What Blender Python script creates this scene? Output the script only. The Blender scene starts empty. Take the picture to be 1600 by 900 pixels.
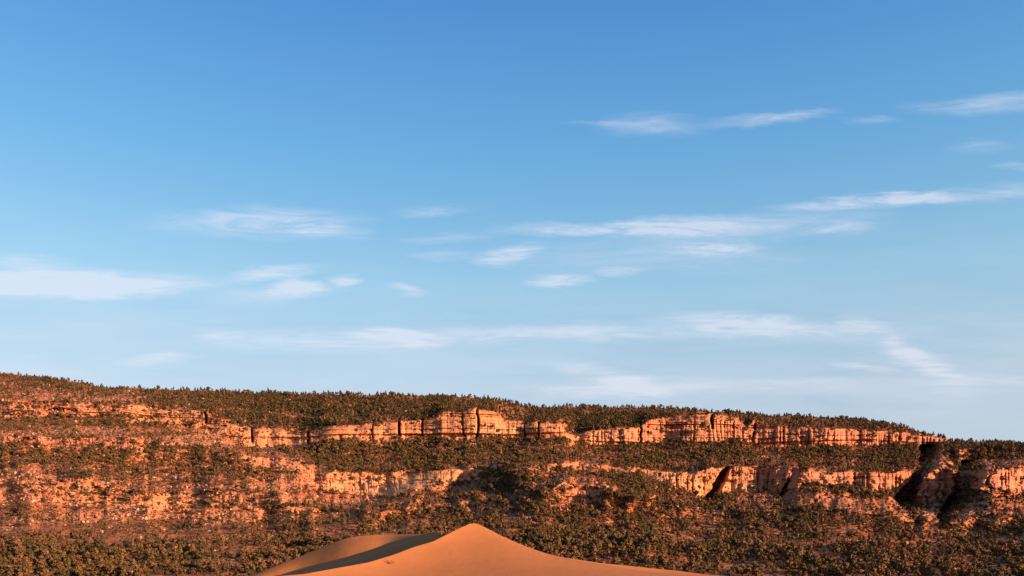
import bpy, math, random
import numpy as np
from mathutils import Vector

# ------------------------------------------------------------------ camera, world, sun
scene = bpy.context.scene
F = 1385.64          # focal length in photograph pixels (60 degrees across 1600)
YH = 860.0           # eye level in the photograph
CX = 800.0
cam_data = bpy.data.cameras.new("camera")
cam = bpy.data.objects.new("camera", cam_data)
scene.collection.objects.link(cam)
cam_data.sensor_width = 36.0
cam_data.lens = 36.0 * F / 1600.0
cam_data.shift_y = (YH - 450.0) / 1600.0
cam_data.clip_start = 0.1
cam_data.clip_end = 80000
cam.location = (0, 0, 0)
cam.rotation_euler = (math.radians(90), 0, 0)
scene.camera = cam

SUN_A = math.radians(60)     # light travels away from the camera and to the left
SUN_E = math.radians(10)
travel = Vector((-math.sin(SUN_A) * math.cos(SUN_E), math.cos(SUN_A) * math.cos(SUN_E), -math.sin(SUN_E)))
sd = bpy.data.lights.new("sun", 'SUN')
sd.energy = 5.0
sd.angle = math.radians(0.5)
sd.color = (1.0, 0.70, 0.46)
sun = bpy.data.objects.new("sun", sd)
scene.collection.objects.link(sun)
sun.rotation_euler = travel.to_track_quat('-Z', 'Y').to_euler()

scene.view_settings.view_transform = 'Standard'
scene.view_settings.look = 'None'
scene.view_settings.gamma = 1
scene.view_settings.exposure = 1.4
scene.cycles.max_bounces = 4
scene.cycles.diffuse_bounces = 2
scene.cycles.transparent_max_bounces = 4

world = bpy.data.worlds.new("World")
scene.world = world
world.use_nodes = True
WT = world.node_tree
WN, WL = WT.nodes, WT.links
for n in list(WN):
    WN.remove(n)


def wmath(op, a, b=None, c=None, clamp=False):
    n = WN.new('ShaderNodeMath'); n.operation = op; n.use_clamp = clamp
    for i, v in enumerate((a, b, c)):
        if v is None:
            continue
        if isinstance(v, (int, float)):
            n.inputs[i].default_value = v
        else:
            WL.new(v, n.inputs[i])
    return n.outputs[0]


out = WN.new('ShaderNodeOutputWorld')
bg = WN.new('ShaderNodeBackground')
WL.new(bg.outputs[0], out.inputs[0])
sky = WN.new('ShaderNodeTexSky')
sky.sky_type = 'NISHITA'
sky.sun_disc = False
sky.sun_elevation = SUN_E
# the sun stands behind the camera to the right; rotation 0 is +Y, clockwise
sky.sun_rotation = math.atan2(-travel.x, -travel.y)
sky.air_density = 1.0
sky.dust_density = 0.6
sky.ozone_density = 1.0
tc = WN.new('ShaderNodeTexCoord')
sep = WN.new('ShaderNodeSeparateXYZ')
WL.new(tc.outputs['Generated'], sep.inputs[0])
dx, dy, dz = sep.outputs
az = wmath('ARCTAN2', dx, dy)                       # azimuth, radians, 0 straight ahead
hyp = wmath('SQRT', wmath('ADD', wmath('MULTIPLY', dx, dx), wmath('MULTIPLY', dy, dy)))
el = wmath('ARCTAN2', dz, hyp)                      # elevation, radians
# clear-sky tint by elevation over the physical sky
ramp = WN.new('ShaderNodeValToRGB')
WL.new(wmath('DIVIDE', el, math.radians(60), clamp=True), ramp.inputs[0])
cr = ramp.color_ramp
SKY_TINT = [(0.0, (0.50, 0.48, 0.60)), (0.133, (0.55, 0.54, 0.62)), (0.19, (0.62, 0.64, 0.69)), (0.275, (0.64, 0.77, 0.81)), (0.395, (0.41, 0.72, 0.87)), (0.527, (0.265, 0.55, 0.90))]
while len(cr.elements) < len(SKY_TINT):
    cr.elements.new(0.5)
for e, (p, c) in zip(cr.elements, SKY_TINT):
    e.position = p; e.color = (*c, 1)
tint = WN.new('ShaderNodeVectorMath'); tint.operation = 'MULTIPLY'
WL.new(sky.outputs[0], tint.inputs[0]); WL.new(ramp.outputs[0], tint.inputs[1])

# half of it an even gradient by height, which takes the strong left-right swing out of the clear sky
ramp2 = WN.new('ShaderNodeValToRGB')
WL.new(wmath('DIVIDE', el, math.radians(60), clamp=True), ramp2.inputs[0])
cr = ramp2.color_ramp
EVEN = [(0.0, (1.58, 1.92, 2.38)), (0.133, (1.55, 1.92, 2.36)), (0.19, (1.34, 1.88, 2.38)), (0.275, (0.96, 1.80, 2.48)), (0.395, (0.52, 1.37, 2.42)), (0.527, (0.29, 0.95, 2.17))]
while len(cr.elements) < len(EVEN):
    cr.elements.new(0.5)
for e, (p, c) in zip(cr.elements, EVEN):
    e.position = p; e.color = (c[0] / 3, c[1] / 3, c[2] / 3, 1)
x3 = WN.new('ShaderNodeVectorMath'); x3.operation = 'SCALE'; x3.inputs['Scale'].default_value = 3.0
WL.new(ramp2.outputs[0], x3.inputs[0])
clear = WN.new('ShaderNodeMix'); clear.data_type = 'RGBA'; clear.inputs['Factor'].default_value = 0.6
WL.new(tint.outputs[0], clear.inputs['A']); WL.new(x3.outputs[0], clear.inputs['B'])

# thin cirrus: streaks laid out in azimuth and elevation, broken by stretched noise
comb = WN.new('ShaderNodeCombineXYZ')
# the cirrus is combed along the X axis high above the ground: height angle over the forward distance
elc = wmath('ARCTAN2', dz, wmath('MAXIMUM', wmath('ABSOLUTE', dy), 0.05))
WL.new(az, comb.inputs[0]); WL.new(elc, comb.inputs[1])


def wnoise(scale_xyz, detail, rough=0.55, loc=(0, 0, 0), distort=0.0):
    mp = WN.new('ShaderNodeMapping')
    mp.inputs['Scale'].default_value = scale_xyz
    mp.inputs['Location'].default_value = loc
    WL.new(comb.outputs[0], mp.inputs[0])
    n = WN.new('ShaderNodeTexNoise')
    n.inputs['Scale'].default_value = 1
    n.inputs['Detail'].default_value = detail
    n.inputs['Roughness'].default_value = rough
    n.inputs['Distortion'].default_value = distort
    WL.new(mp.outputs[0], n.inputs['Vector'])
    return n.outputs['Fac']


warp_a = wnoise((12, 60, 1), 8, 0.62, loc=(3.1, 1.7, 0))
warp_b = wnoise((12, 60, 1), 8, 0.62, loc=(7.7, 9.1, 5))
waz = wmath('ADD', az, wmath('MULTIPLY', wmath('SUBTRACT', warp_a, 0.5), 0.08))
wel = wmath('ADD', elc, wmath('MULTIPLY', wmath('SUBTRACT', warp_b, 0.5), 0.022))
fibre = wnoise((10, 75, 1), 10, 0.68, distort=1.8)
broad = wnoise((5, 30, 1), 5, 0.6, loc=(2, 4, 1), distort=0.4)

# photo pixel x, y, half length, half height, tilt (px rise per px), strength
CLOUDS = [
    (95, 442, 280, 24, -0.02, 1.0), (60, 450, 270, 17, 0.0, 1.0), (120, 440, 170, 15, 0.0, 0.5), (40, 408, 90, 16, -0.1, 0.5),
    (400, 345, 190, 26, 0.0, 0.6), (480, 355, 110, 16, -0.12, 0.45), (420, 427, 100, 12, 0.10, 0.75),
    (465, 450, 50, 18, -0.1, 0.75), (430, 460, 110, 18, 0.1, 0.4), (541, 437, 34, 12, 0.0, 0.8),
    (635, 452, 30, 9, -0.2, 0.5), (625, 526, 90, 13, -0.10, 0.95), (500, 532, 230, 22, 0.0, 0.5),
    (245, 560, 70, 10, 0.05, 0.7), (350, 525, 60, 12, 0.0, 0.4), (680, 330, 70, 10, 0.03, 0.3),
    (700, 370, 90, 9, 0.04, 0.35), (690, 400, 60, 9, 0.0, 0.3), (950, 357, 190, 12, 0.0, 0.85),
    (1080, 357, 140, 20, 0.03, 0.95), (795, 398, 60, 18, 0.1, 0.75), (1120, 388, 90, 13, 0.0, 0.85),
    (875, 437, 55, 10, 0.03, 0.7), (965, 424, 40, 9, 0.0, 0.5), (1000, 400, 260, 34, 0.0, 0.28),
    (1010, 196, 100, 20, 0.0, 0.40), (950, 192, 80, 7, 0.0, 0.35), (1205, 185, 110, 10, 0.08, 0.6), (1355, 187, 44, 7, 0.05, 0.25),
    (1560, 162, 150, 16, 0.04, 0.5), (1530, 232, 60, 12, 0, 0.25), (1370, 313, 190, 11, 0.05, 0.8), (1420, 310, 80, 12, 0.0, 0.5),
    (1570, 300, 130, 16, 0.10, 0.35), (1600, 260, 40, 8, 0.0, 0.4), (1250, 350, 150, 30, 0.08, 0.35), (1320, 358, 50, 8, 0.0, 0.35),
    (940, 520, 150, 16, -0.02, 0.65), (780, 522, 120, 14, 0.0, 0.5), (1160, 508, 150, 20, -0.03, 0.8),
    (1350, 508, 40, 18, -0.1, 0.6), (1280, 520, 200, 20, 0.0, 0.35), (1440, 565, 80, 22, -0.42, 0.75), (1410, 540, 40, 24, -0.6, 0.45),
    (1350, 572, 60, 7, -0.15, 0.55), (950, 590, 110, 18, -0.22, 0.65), (1000, 605, 150, 16, 0.0, 0.5), (920, 612, 130, 12, 0.0, 0.35),
    (1560, 600, 160, 16, 0.0, 0.35), (1250, 600, 160, 14, 0.0, 0.3),
    # the same thin cirrus carries on either side of the view
    (-400, 430, 260, 22, 0.03, 0.8), (-700, 300, 240, 20, 0.08, 0.6), (-250, 540, 180, 18, 0.0, 0.6),
    (2050, 330, 240, 20, 0.1, 0.7), (2300, 210, 220, 18, 0.05, 0.6), (1950, 560, 200, 20, -0.1, 0.6),
]
acc = None
for (px, py, hl, hh, tilt, st) in CLOUDS:
    # clouds stand at their azimuth and elevation in the sky
    d = math.hypot(px - CX, F)
    a0 = math.atan2(px - CX, F)
    e0 = math.atan2(YH - py, F)
    sx = hl / d * math.cos(a0)
    sy = hh / F * math.cos(e0) ** 2
    u = wmath('SUBTRACT', waz, a0)
    v = wmath('SUBTRACT', wel, e0)
    v = wmath('SUBTRACT', v, wmath('MULTIPLY', u, tilt)) if abs(tilt) > 1e-6 else v
    un = wmath('DIVIDE', u, sx * 1.15)
    vn = wmath('DIVIDE', v, sy * 1.2)
    r2 = wmath('ADD', wmath('MULTIPLY', un, un), wmath('MULTIPLY', vn, vn))
    g = wmath('SUBTRACT', 1.0, r2, clamp=True)
    g = wmath('MULTIPLY', g, wmath('ADD', g, 0.25))
    acc = wmath('MULTIPLY_ADD', g, st, acc if acc is not None else 0.0)
fib = wmath('MULTIPLY_ADD', fibre, 3.0, -0.75, clamp=False)
dens = wmath('MULTIPLY', acc, wmath('MAXIMUM', fib, 0.05))
# faint veil of high cloud low in the sky everywhere, and a few wisps all round
low = wmath('MULTIPLY', wmath('SUBTRACT', 1.0, wmath('DIVIDE', wmath('ABSOLUTE', wmath('SUBTRACT', el, 0.16)), 0.19), clamp=True), 0.50)
veil = wmath('MULTIPLY', low, wmath('MULTIPLY_ADD', broad, 2.4, -0.6, clamp=True))
dens = wmath('ADD', dens, veil, clamp=True)
dens = wmath('MULTIPLY', dens, 0.49)
cmix = WN.new('ShaderNodeMix'); cmix.data_type = 'RGBA'
WL.new(dens, cmix.inputs['Factor'])
WL.new(clear.outputs['Result'], cmix.inputs['A'])
CLOUD_COL = (3.0, 2.9, 3.15)
cmix.inputs['B'].default_value = (*CLOUD_COL, 1)
WL.new(cmix.outputs['Result'], bg.inputs['Color'])
bg.inputs['Strength'].default_value = 0.12

# ------------------------------------------------------------------ helpers
random.seed(7)
rng = np.random.default_rng(7)
COL = scene.collection


def link(o):
    COL.objects.link(o)
    return o


def hash2(ix, iy, seed):
    h = (ix.astype(np.int64) * 374761393 + iy.astype(np.int64) * 668265263 + seed * 1442695041) & 0xFFFFFFFF
    h = ((h ^ (h >> 13)) * 1274126177) & 0xFFFFFFFF
    h = (h ^ (h >> 16)) & 0xFFFFFFFF
    h = ((h ^ (h >> 15)) * 2246822519) & 0xFFFFFFFF
    return ((h ^ (h >> 13)) & 0xFFFFFFFF) / 4294967296.0


def vnoise(x, y, seed=0):
    ix = np.floor(x); iy = np.floor(y)
    fx = x - ix; fy = y - iy
    fx = fx * fx * (3 - 2 * fx); fy = fy * fy * (3 - 2 * fy)
    ix = ix.astype(np.int64); iy = iy.astype(np.int64)
    a = hash2(ix, iy, seed); b = hash2(ix + 1, iy, seed)
    c = hash2(ix, iy + 1, seed); d = hash2(ix + 1, iy + 1, seed)
    return (a + (b - a) * fx) * (1 - fy) + (c + (d - c) * fx) * fy


def fbm(x, y, octaves=4, seed=0, gain=0.5):
    s = 0; a = 1; t = 0
    for k in range(octaves):
        s = s + a * (vnoise(x * 2 ** k, y * 2 ** k, seed + k * 17) * 2 - 1)
        t += a; a *= gain
    return s / t


def sstep(a, b, x):
    t = np.clip((x - a) / (b - a), 0, 1)
    return t * t * (3 - 2 * t)


def make_mesh(name, verts, faces_quads, mat, attrs=None, smooth=False):
    me = bpy.data.meshes.new(name)
    nv = len(verts); nf = len(faces_quads)
    me.vertices.add(nv)
    me.vertices.foreach_set("co", np.ascontiguousarray(verts, dtype=np.float32).ravel())
    me.loops.add(nf * 4)
    me.loops.foreach_set("vertex_index", np.ascontiguousarray(faces_quads, dtype=np.int32).ravel())
    me.polygons.add(nf)
    me.polygons.foreach_set("loop_start", np.arange(0, nf * 4, 4, dtype=np.int32))
    me.polygons.foreach_set("use_smooth", np.full(nf, smooth))
    if attrs:
        for k, v in attrs.items():
            at = me.attributes.new(k, 'FLOAT', 'POINT')
            at.data.foreach_set("value", np.ascontiguousarray(v, dtype=np.float32).ravel())
    me.update(calc_edges=True)
    me.materials.append(mat)
    return me


def tag(o, label=None, category=None, group=None, kind=None):
    if label: o["label"] = label
    if category: o["category"] = category
    if group: o["group"] = group
    if kind: o["kind"] = kind
    return o


# ------------------------------------------------------------------ materials
class NT:
    def __init__(self, name):
        self.m = bpy.data.materials.new(name)
        self.m.use_nodes = True
        self.t = self.m.node_tree
        self.n = self.t.nodes; self.l = self.t.links
        self.b = self.n['Principled BSDF']
        self.b.inputs['Roughness'].default_value = 0.95
        self.b.inputs['Specular IOR Level'].default_value = 0.1

    def new(self, t, **kw):
        x = self.n.new(t)
        for k, v in kw.items():
            setattr(x, k, v)
        return x

    def put(self, sock, v):
        if isinstance(v, (int, float)):
            sock.default_value = v
        elif isinstance(v, tuple):
            sock.default_value = v if len(v) != 3 or len(sock.default_value) == 3 else (*v, 1)
        else:
            self.l.new(v, sock)

    def math(self, op, a, b=None, c=None, clamp=False):
        x = self.new('ShaderNodeMath', operation=op, use_clamp=clamp)
        for i, v in enumerate((a, b, c)):
            if v is not None:
                self.put(x.inputs[i], v)
        return x.outputs[0]

    def noise(self, scale, detail=4, rough=0.55, vec=None, stretch=None, distort=0.0):
        x = self.new('ShaderNodeTexNoise')
        x.inputs['Scale'].default_value = scale
        x.inputs['Detail'].default_value = detail
        x.inputs['Roughness'].default_value = rough
        x.inputs['Distortion'].default_value = distort
        if vec is None:
            vec = self.pos()
        if stretch:
            mp = self.new('ShaderNodeMapping'); mp.inputs['Scale'].default_value = stretch
            self.l.new(vec, mp.inputs[0]); vec = mp.outputs[0]
        self.l.new(vec, x.inputs['Vector'])
        return x.outputs['Fac']

    def pos(self):
        if not hasattr(self, '_p'):
            self._p = self.new('ShaderNodeNewGeometry').outputs['Position']
        return self._p

    def ramp(self, fac, stops):
        x = self.new('ShaderNodeValToRGB')
        self.l.new(fac, x.inputs[0])
        cr = x.color_ramp
        while len(cr.elements) < len(stops):
            cr.elements.new(0.5)
        for e, (p, c) in zip(cr.elements, stops):
            e.position = p; e.color = (*c, 1)
        return x.outputs[0]

    def mix(self, f, a, b, mode='MIX'):
        x = self.new('ShaderNodeMix', data_type='RGBA', blend_type=mode)
        self.put(x.inputs['Factor'], f)
        self.put(x.inputs['A'], a); self.put(x.inputs['B'], b)
        return x.outputs['Result']

    def bump(self, h, strength, dist):
        x = self.new('ShaderNodeBump')
        x.inputs['Strength'].default_value = strength
        x.inputs['Distance'].default_value = dist
        self.l.new(h, x.inputs['Height'])
        self.l.new(x.outputs[0], self.b.inputs['Normal'])


def terrain_material():
    k = NT("red_sandstone_and_soil")
    pos = k.pos()
    sp = k.new('ShaderNodeSeparateXYZ'); k.l.new(pos, sp.inputs[0])
    attr = k.new('ShaderNodeAttribute'); attr.attribute_name = 'rock'
    rock = attr.outputs['Fac']
    wat = k.new('ShaderNodeAttribute'); wat.attribute_name = 'warm'
    warm = wat.outputs['Fac']
    # strata: colour follows height, gently warped
    wv = k.noise(0.006, 3)
    h = k.math('ADD', sp.outputs[2], k.math('MULTIPLY', k.math('SUBTRACT', wv, 0.5), 26))
    strat = k.new('ShaderNodeCombineXYZ')
    k.l.new(k.math('MULTIPLY', h, 0.11), strat.inputs[2])
    k.l.new(k.math('MULTIPLY', sp.outputs[0], 0.004), strat.inputs[0])
    s1 = k.noise(1.0, 4, 0.65, vec=strat.outputs[0])
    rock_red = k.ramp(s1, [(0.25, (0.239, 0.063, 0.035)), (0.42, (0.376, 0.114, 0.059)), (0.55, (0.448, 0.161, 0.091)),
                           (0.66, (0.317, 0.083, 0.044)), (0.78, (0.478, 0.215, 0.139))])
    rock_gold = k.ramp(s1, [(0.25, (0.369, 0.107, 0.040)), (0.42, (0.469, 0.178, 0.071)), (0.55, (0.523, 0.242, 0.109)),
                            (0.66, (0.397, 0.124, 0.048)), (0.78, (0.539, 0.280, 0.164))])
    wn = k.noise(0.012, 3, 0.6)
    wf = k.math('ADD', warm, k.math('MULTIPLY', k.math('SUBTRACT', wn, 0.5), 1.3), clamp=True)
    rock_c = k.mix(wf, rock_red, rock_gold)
    fine = k.new('ShaderNodeCombineXYZ')
    k.l.new(k.math('MULTIPLY', h, 0.62), fine.inputs[2]); k.l.new(k.math('MULTIPLY', sp.outputs[0], 0.012), fine.inputs[0])
    fl_ = k.noise(1.0, 3, 0.6, vec=fine.outputs[0])
    rock_c = k.mix(k.math('MULTIPLY_ADD', fl_, 6.0, -3.2, clamp=True), rock_c, k.mix(0.62, rock_c, (0.196, 0.060, 0.036)))
    # vertical streaks and blotches of desert varnish
    st = k.noise(0.22, 4, 0.6, stretch=(1, 1, 0.12))
    rock_c = k.mix(k.math('MULTIPLY_ADD', st, 2.0, -1.1, clamp=True), rock_c, (0.235, 0.069, 0.039))
    bl = k.noise(0.35, 3, 0.6)
    rock_c = k.mix(k.math('MULTIPLY_ADD', bl, 2.0, -1.25, clamp=True), rock_c, (0.581, 0.347, 0.239))
    sn = k.noise(0.05, 5, 0.65)
    soil = k.ramp(sn, [(0.25, (0.190, 0.052, 0.020)), (0.45, (0.312, 0.085, 0.032)), (0.62, (0.435, 0.128, 0.050)), (0.8, (0.503, 0.182, 0.082))])
    sn2 = k.noise(0.5, 3, 0.6)
    soil = k.mix(k.math('MULTIPLY_ADD', sn2, 2.4, -1.0, clamp=True), soil, (0.197, 0.065, 0.025))
    soil = k.mix(k.math('MULTIPLY_ADD', s1, 3.4, -1.55, clamp=True), soil, k.mix(0.5, soil, rock_c))
    rf = k.math('MULTIPLY_ADD', k.math('SUBTRACT', k.noise(0.08, 4, stretch=(1, 1, 4)), 0.5), 0.8, rock, clamp=True)
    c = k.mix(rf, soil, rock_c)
    sat = k.new('ShaderNodeAttribute'); sat.attribute_name = 'sandy'
    sf = k.math('MULTIPLY_ADD', k.math('SUBTRACT', k.noise(0.06, 4), 0.5), 1.2, sat.outputs['Fac'], clamp=True)
    c = k.mix(sf, c, (0.36, 0.125, 0.04))
    k.l.new(c, k.b.inputs['Base Color'])
    bn = k.noise(0.4, 6, 0.65, stretch=(0.7, 0.7, 2.4))
    k.bump(bn, 0.6, 1.6)
    return k.m


def sand_material():
    k = NT("orange_sand")
    n1 = k.noise(0.03, 3)
    c = k.ramp(n1, [(0.3, (0.336, 0.107, 0.033)), (0.7, (0.379, 0.128, 0.040))])
    n2 = k.noise(900, 2)
    c = k.mix(k.math('MULTIPLY_ADD', n2, 1.5, -0.9, clamp=True), c, (0.271, 0.086, 0.029))
    k.l.new(c, k.b.inputs['Base Color'])
    w = k.new('ShaderNodeTexWave', wave_type='BANDS', bands_direction='DIAGONAL')
    w.inputs['Scale'].default_value = 1.6
    w.inputs['Distortion'].default_value = 5
    w.inputs['Detail'].default_value = 3
    w.inputs['Detail Scale'].default_value = 0.6
    k.l.new(k.pos(), w.inputs['Vector'])
    big = k.noise(0.12, 4)
    h = k.math('ADD', k.math('MULTIPLY', w.outputs['Fac'], 0.03), k.math('MULTIPLY', big, 0.5))
    k.bump(h, 0.55, 1.0)
    return k.m


def foliage_material(name, stops):
    k = NT(name)
    oi = k.new('ShaderNodeObjectInfo')
    n = k.noise(0.35, 2)
    f = k.math('MULTIPLY_ADD', k.math('SUBTRACT', n, 0.5), 0.6, oi.outputs['Random'], clamp=True)
    c = k.ramp(f, stops)
    k.l.new(c, k.b.inputs['Base Color'])
    k.b.inputs['Roughness'].default_value = 0.8
    return k.m


def bark_material():
    k = NT("grey_brown_bark")
    c = k.ramp(k.noise(2.0, 4), [(0.3, (0.05, 0.03, 0.02)), (0.7, (0.12, 0.08, 0.06))])
    k.l.new(c, k.b.inputs['Base Color'])
    return k.m


def boulder_material():
    k = NT("weathered_sandstone")
    oi = k.new('ShaderNodeObjectInfo')
    n = k.noise(0.5, 4)
    f = k.math('MULTIPLY_ADD', k.math('SUBTRACT', n, 0.5), 0.5, oi.outputs['Random'], clamp=True)
    c = k.ramp(f, [(0.0, (0.218, 0.064, 0.030)), (0.35, (0.333, 0.110, 0.055)), (0.6, (0.398, 0.162, 0.085)), (0.82, (0.436, 0.221, 0.129)), (1.0, (0.462, 0.288, 0.198))])
    k.l.new(c, k.b.inputs['Base Color'])
    k.bump(k.noise(1.2, 4), 0.6, 0.5)
    return k.m


M_TERR = terrain_material()
M_SAND = sand_material()
M_JUN = foliage_material("juniper_foliage", [(0.0, (0.054, 0.036, 0.013)), (0.35, (0.093, 0.056, 0.018)), (0.7, (0.135, 0.067, 0.025)), (1.0, (0.185, 0.078, 0.035))])
M_PINE = foliage_material("pine_foliage", [(0.0, (0.027, 0.030, 0.014)), (0.6, (0.055, 0.043, 0.016)), (1.0, (0.083, 0.054, 0.023))])
M_BUSH = foliage_material("brush_foliage", [(0.0, (0.091, 0.036, 0.017)), (0.5, (0.133, 0.051, 0.023)), (1.0, (0.170, 0.074, 0.035))])
M_BARK = bark_material()
M_ROCK = boulder_material()

# ------------------------------------------------------------------ the mesa country
# Lines of the landscape as seen along each bearing (bearing given by the photo column)
# with their distances; the surface between them is built at true distance and height.
def tab(pts):
    a = np.array(pts, float)
    return lambda x: np.interp(x, a[:, 0], a[:, 1])


S = tab([(-700, 560), (-300, 572), (0, 583), (60, 589), (130, 598), (160, 606), (260, 609), (400, 613), (530, 617), (640, 617), (720, 619), (790, 627), (830, 635), (880, 636), (960, 636), (1050, 638), (1130, 644), (1200, 649), (1300, 653), (1350, 656), (1410, 665), (1425, 670), (1440, 677), (1478, 683), (1484, 690), (1500, 691), (1550, 688), (1600, 692), (1750, 690), (2000, 705), (2300, 720)])
T1 = tab([(-700, 615), (-300, 620), (0, 626), (100, 628), (200, 632), (260, 638), (320, 641), (345, 652), (390, 669), (440, 671), (470, 680), (490, 675), (520, 666), (600, 661), (680, 653), (690, 645), (740, 638), (770, 641), (790, 655), (850, 659), (875, 661), (886, 679), (900, 681), (915, 675), (960, 669), (1000, 668), (1012, 656), (1050, 651), (1095, 645), (1110, 645), (1135, 650), (1150, 654), (1168, 668), (1178, 657), (1185, 663), (1250, 668), (1400, 673), (1450, 681), (1478, 686), (1490, 702), (1600, 699), (1900, 700), (2300, 730)])
B1 = tab([(-700, 638), (-300, 645), (0, 648), (100, 650), (200, 655), (260, 662), (320, 670), (345, 680), (390, 700), (450, 702), (485, 696), (500, 690), (620, 690), (700, 688), (760, 685), (886, 685), (900, 690), (940, 697), (1000, 695), (1100, 693), (1160, 692), (1200, 699), (1250, 700), (1300, 698), (1400, 696), (1440, 695), (1478, 692), (1490, 722), (1540, 716), (1600, 711), (1900, 712), (2300, 740)])
T2 = tab([(-700, 672), (-300, 676), (0, 680), (200, 684), (290, 690), (330, 700), (400, 714), (465, 716), (495, 738), (600, 738), (680, 733), (735, 732), (800, 728), (890, 722), (1000, 731), (1050, 738), (1080, 738), (1110, 730), (1140, 728), (1235, 730), (1270, 733), (1300, 738), (1430, 737), (1470, 730), (1500, 738), (1540, 735), (1600, 727), (1900, 725), (2300, 750)])
B2 = tab([(-700, 690), (-300, 695), (0, 697), (200, 702), (290, 706), (330, 710), (400, 728), (465, 732), (495, 764), (600, 776), (680, 757), (735, 752), (800, 740), (890, 732), (1000, 742), (1050, 760), (1085, 772), (1105, 778), (1145, 772), (1230, 768), (1270, 755), (1330, 762), (1400, 776), (1450, 787), (1490, 782), (1540, 760), (1600, 766), (1900, 760), (2300, 775)])
T3 = tab([(-700, 745), (0, 750), (140, 748), (200, 765), (300, 770), (360, 762), (430, 775), (460, 790), (600, 800), (860, 770), (880, 756), (945, 757), (970, 780), (1085, 795), (1300, 792), (1450, 806), (1520, 812), (1600, 795), (2300, 800)])
B3 = tab([(-700, 775), (0, 780), (140, 784), (200, 790), (300, 795), (460, 804), (600, 806), (860, 782), (880, 783), (945, 784), (970, 788), (1085, 800), (1300, 798), (1450, 812), (1520, 820), (1600, 805), (2300, 812)])
G = tab([(-700, 845), (0, 845), (400, 850), (740, 840), (1100, 852), (1600, 858), (2300, 858)])      # where the slope eases
Fb = tab([(-700, 905), (2300, 905)])

cols = np.concatenate([np.arange(-640, -60, 8), np.arange(-60, 1660, 1.15), np.arange(1660, 2260, 8)])
NC = len(cols)


def dist_noise(u, k, amp, wl):
    return amp * fbm(u / wl + 13.7 * k, np.full_like(u, k * 3.3), 3, seed=40 + k)


east = sstep(880, 905, cols)
hill = sstep(1474, 1500, cols)
common = fbm(cols / 260.0, cols * 0 + 0.4, 3, seed=3) * 55
D = {}
D['S'] = 1950 + 150 * east - 380 * hill + common
D['T1'] = 1545 + 110 * east - 130 * hill + common * 1.1 + dist_noise(cols, 1, 22, 60)
D['B1'] = D['T1'] - 20
D['T2'] = 1300 + 30 * east - 60 * hill + common * 0.8 + dist_noise(cols, 1, 18, 60) + dist_noise(cols, 2, 11, 45)
D['B2'] = D['T2'] - 18
D['T3'] = 1130 + common * 0.6 + dist_noise(cols, 3, 16, 60)
D['B3'] = D['T3'] - 18
D['G'] = 860 + common * 0.3 + dist_noise(cols, 4, 40, 90)
D['F'] = 660 + 0 * cols

Y = {'S': S(cols), 'T1': T1(cols), 'B1': B1(cols), 'T2': T2(cols), 'B2': B2(cols), 'T3': T3(cols), 'B3': B3(cols), 'G': G(cols), 'F': Fb(cols)}
Y['S'] = Y['S'] + fbm(cols / 30, cols * 0, 3, seed=77) * 2.2
Y['T1'] = np.maximum(Y['T1'] + fbm(cols / 14, cols * 0 + 5, 3, seed=78) * 2.2, Y['S'] + 3)
Y['B1'] = np.maximum(Y['B1'] + fbm(cols / 16, cols * 0 + 6, 3, seed=79) * 3.0, Y['T1'] + 1.5)
Y['T2'] = np.maximum(Y['T2'] + fbm(cols / 15, cols * 0 + 7, 3, seed=80) * 3.0, Y['B1'] + 5)
Y['B2'] = np.maximum(Y['B2'] + fbm(cols / 15, cols * 0 + 8, 3, seed=81) * 4.0, Y['T2'] + 1.5)
Y['T3'] = np.maximum(Y['T3'] + fbm(cols / 22, cols * 0 + 9, 3, seed=82) * 7.0, Y['B2'] + 4)
Y['B3'] = np.maximum(Y['B3'] + fbm(cols / 22, cols * 0 + 10, 3, seed=83) * 7.0, Y['T3'] + 1.0)

SEGS = [  # from, to, rows, kind
    ('F', 'G', 56, 'ground'), ('G', 'B3', 66, 'ground'), ('B3', 'T3', 26, 'cliff3'), ('T3', 'B2', 44, 'ground'),
    ('B2', 'T2', 48, 'cliff2'), ('T2', 'B1', 50, 'ground'), ('B1', 'T1', 56, 'cliff1'), ('T1', 'S', 46, 'ground')]
rowsY = []; rowsD = []; rowC = []; segname = []; segt = []
for si, (a, b, n, kind) in enumerate(SEGS):
    for i in range(n):
        t = i / n
        rowsY.append(Y[a] * (1 - t) + Y[b] * t)
        if kind == 'ground' and (a, b) != ('F', 'G'):
            # talus: steeper right under the next cliff, flatter below it
            td = t + 0.16 * math.sin(math.pi * t) if b != 'S' else t - 0.12 * math.sin(math.pi * t)
        else:
            td = t
        rowsD.append(D[a] * (1 - td) + D[b] * td)
        c = {'cliff1': 1.0, 'cliff2': 1.0, 'cliff3': 0.6}.get(kind, 0.0)
        rowC.append(c * (min(1, 4 * min(t + 0.12, 1 - t)) if c else 0.0))
        segname.append(si); segt.append(t)
rowsY.append(Y['S']); rowsD.append(D['S']); rowC.append(0.0); segname.append(len(SEGS)); segt.append(0)
YY = np.array(rowsY); DD = np.array(rowsD)
CC = np.array(rowC)[:, None] * np.ones((1, NC))
seg = np.array(segname); st_ = np.array(segt)
UU = np.broadcast_to(cols, YY.shape).copy()
NR = len(YY)

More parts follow.
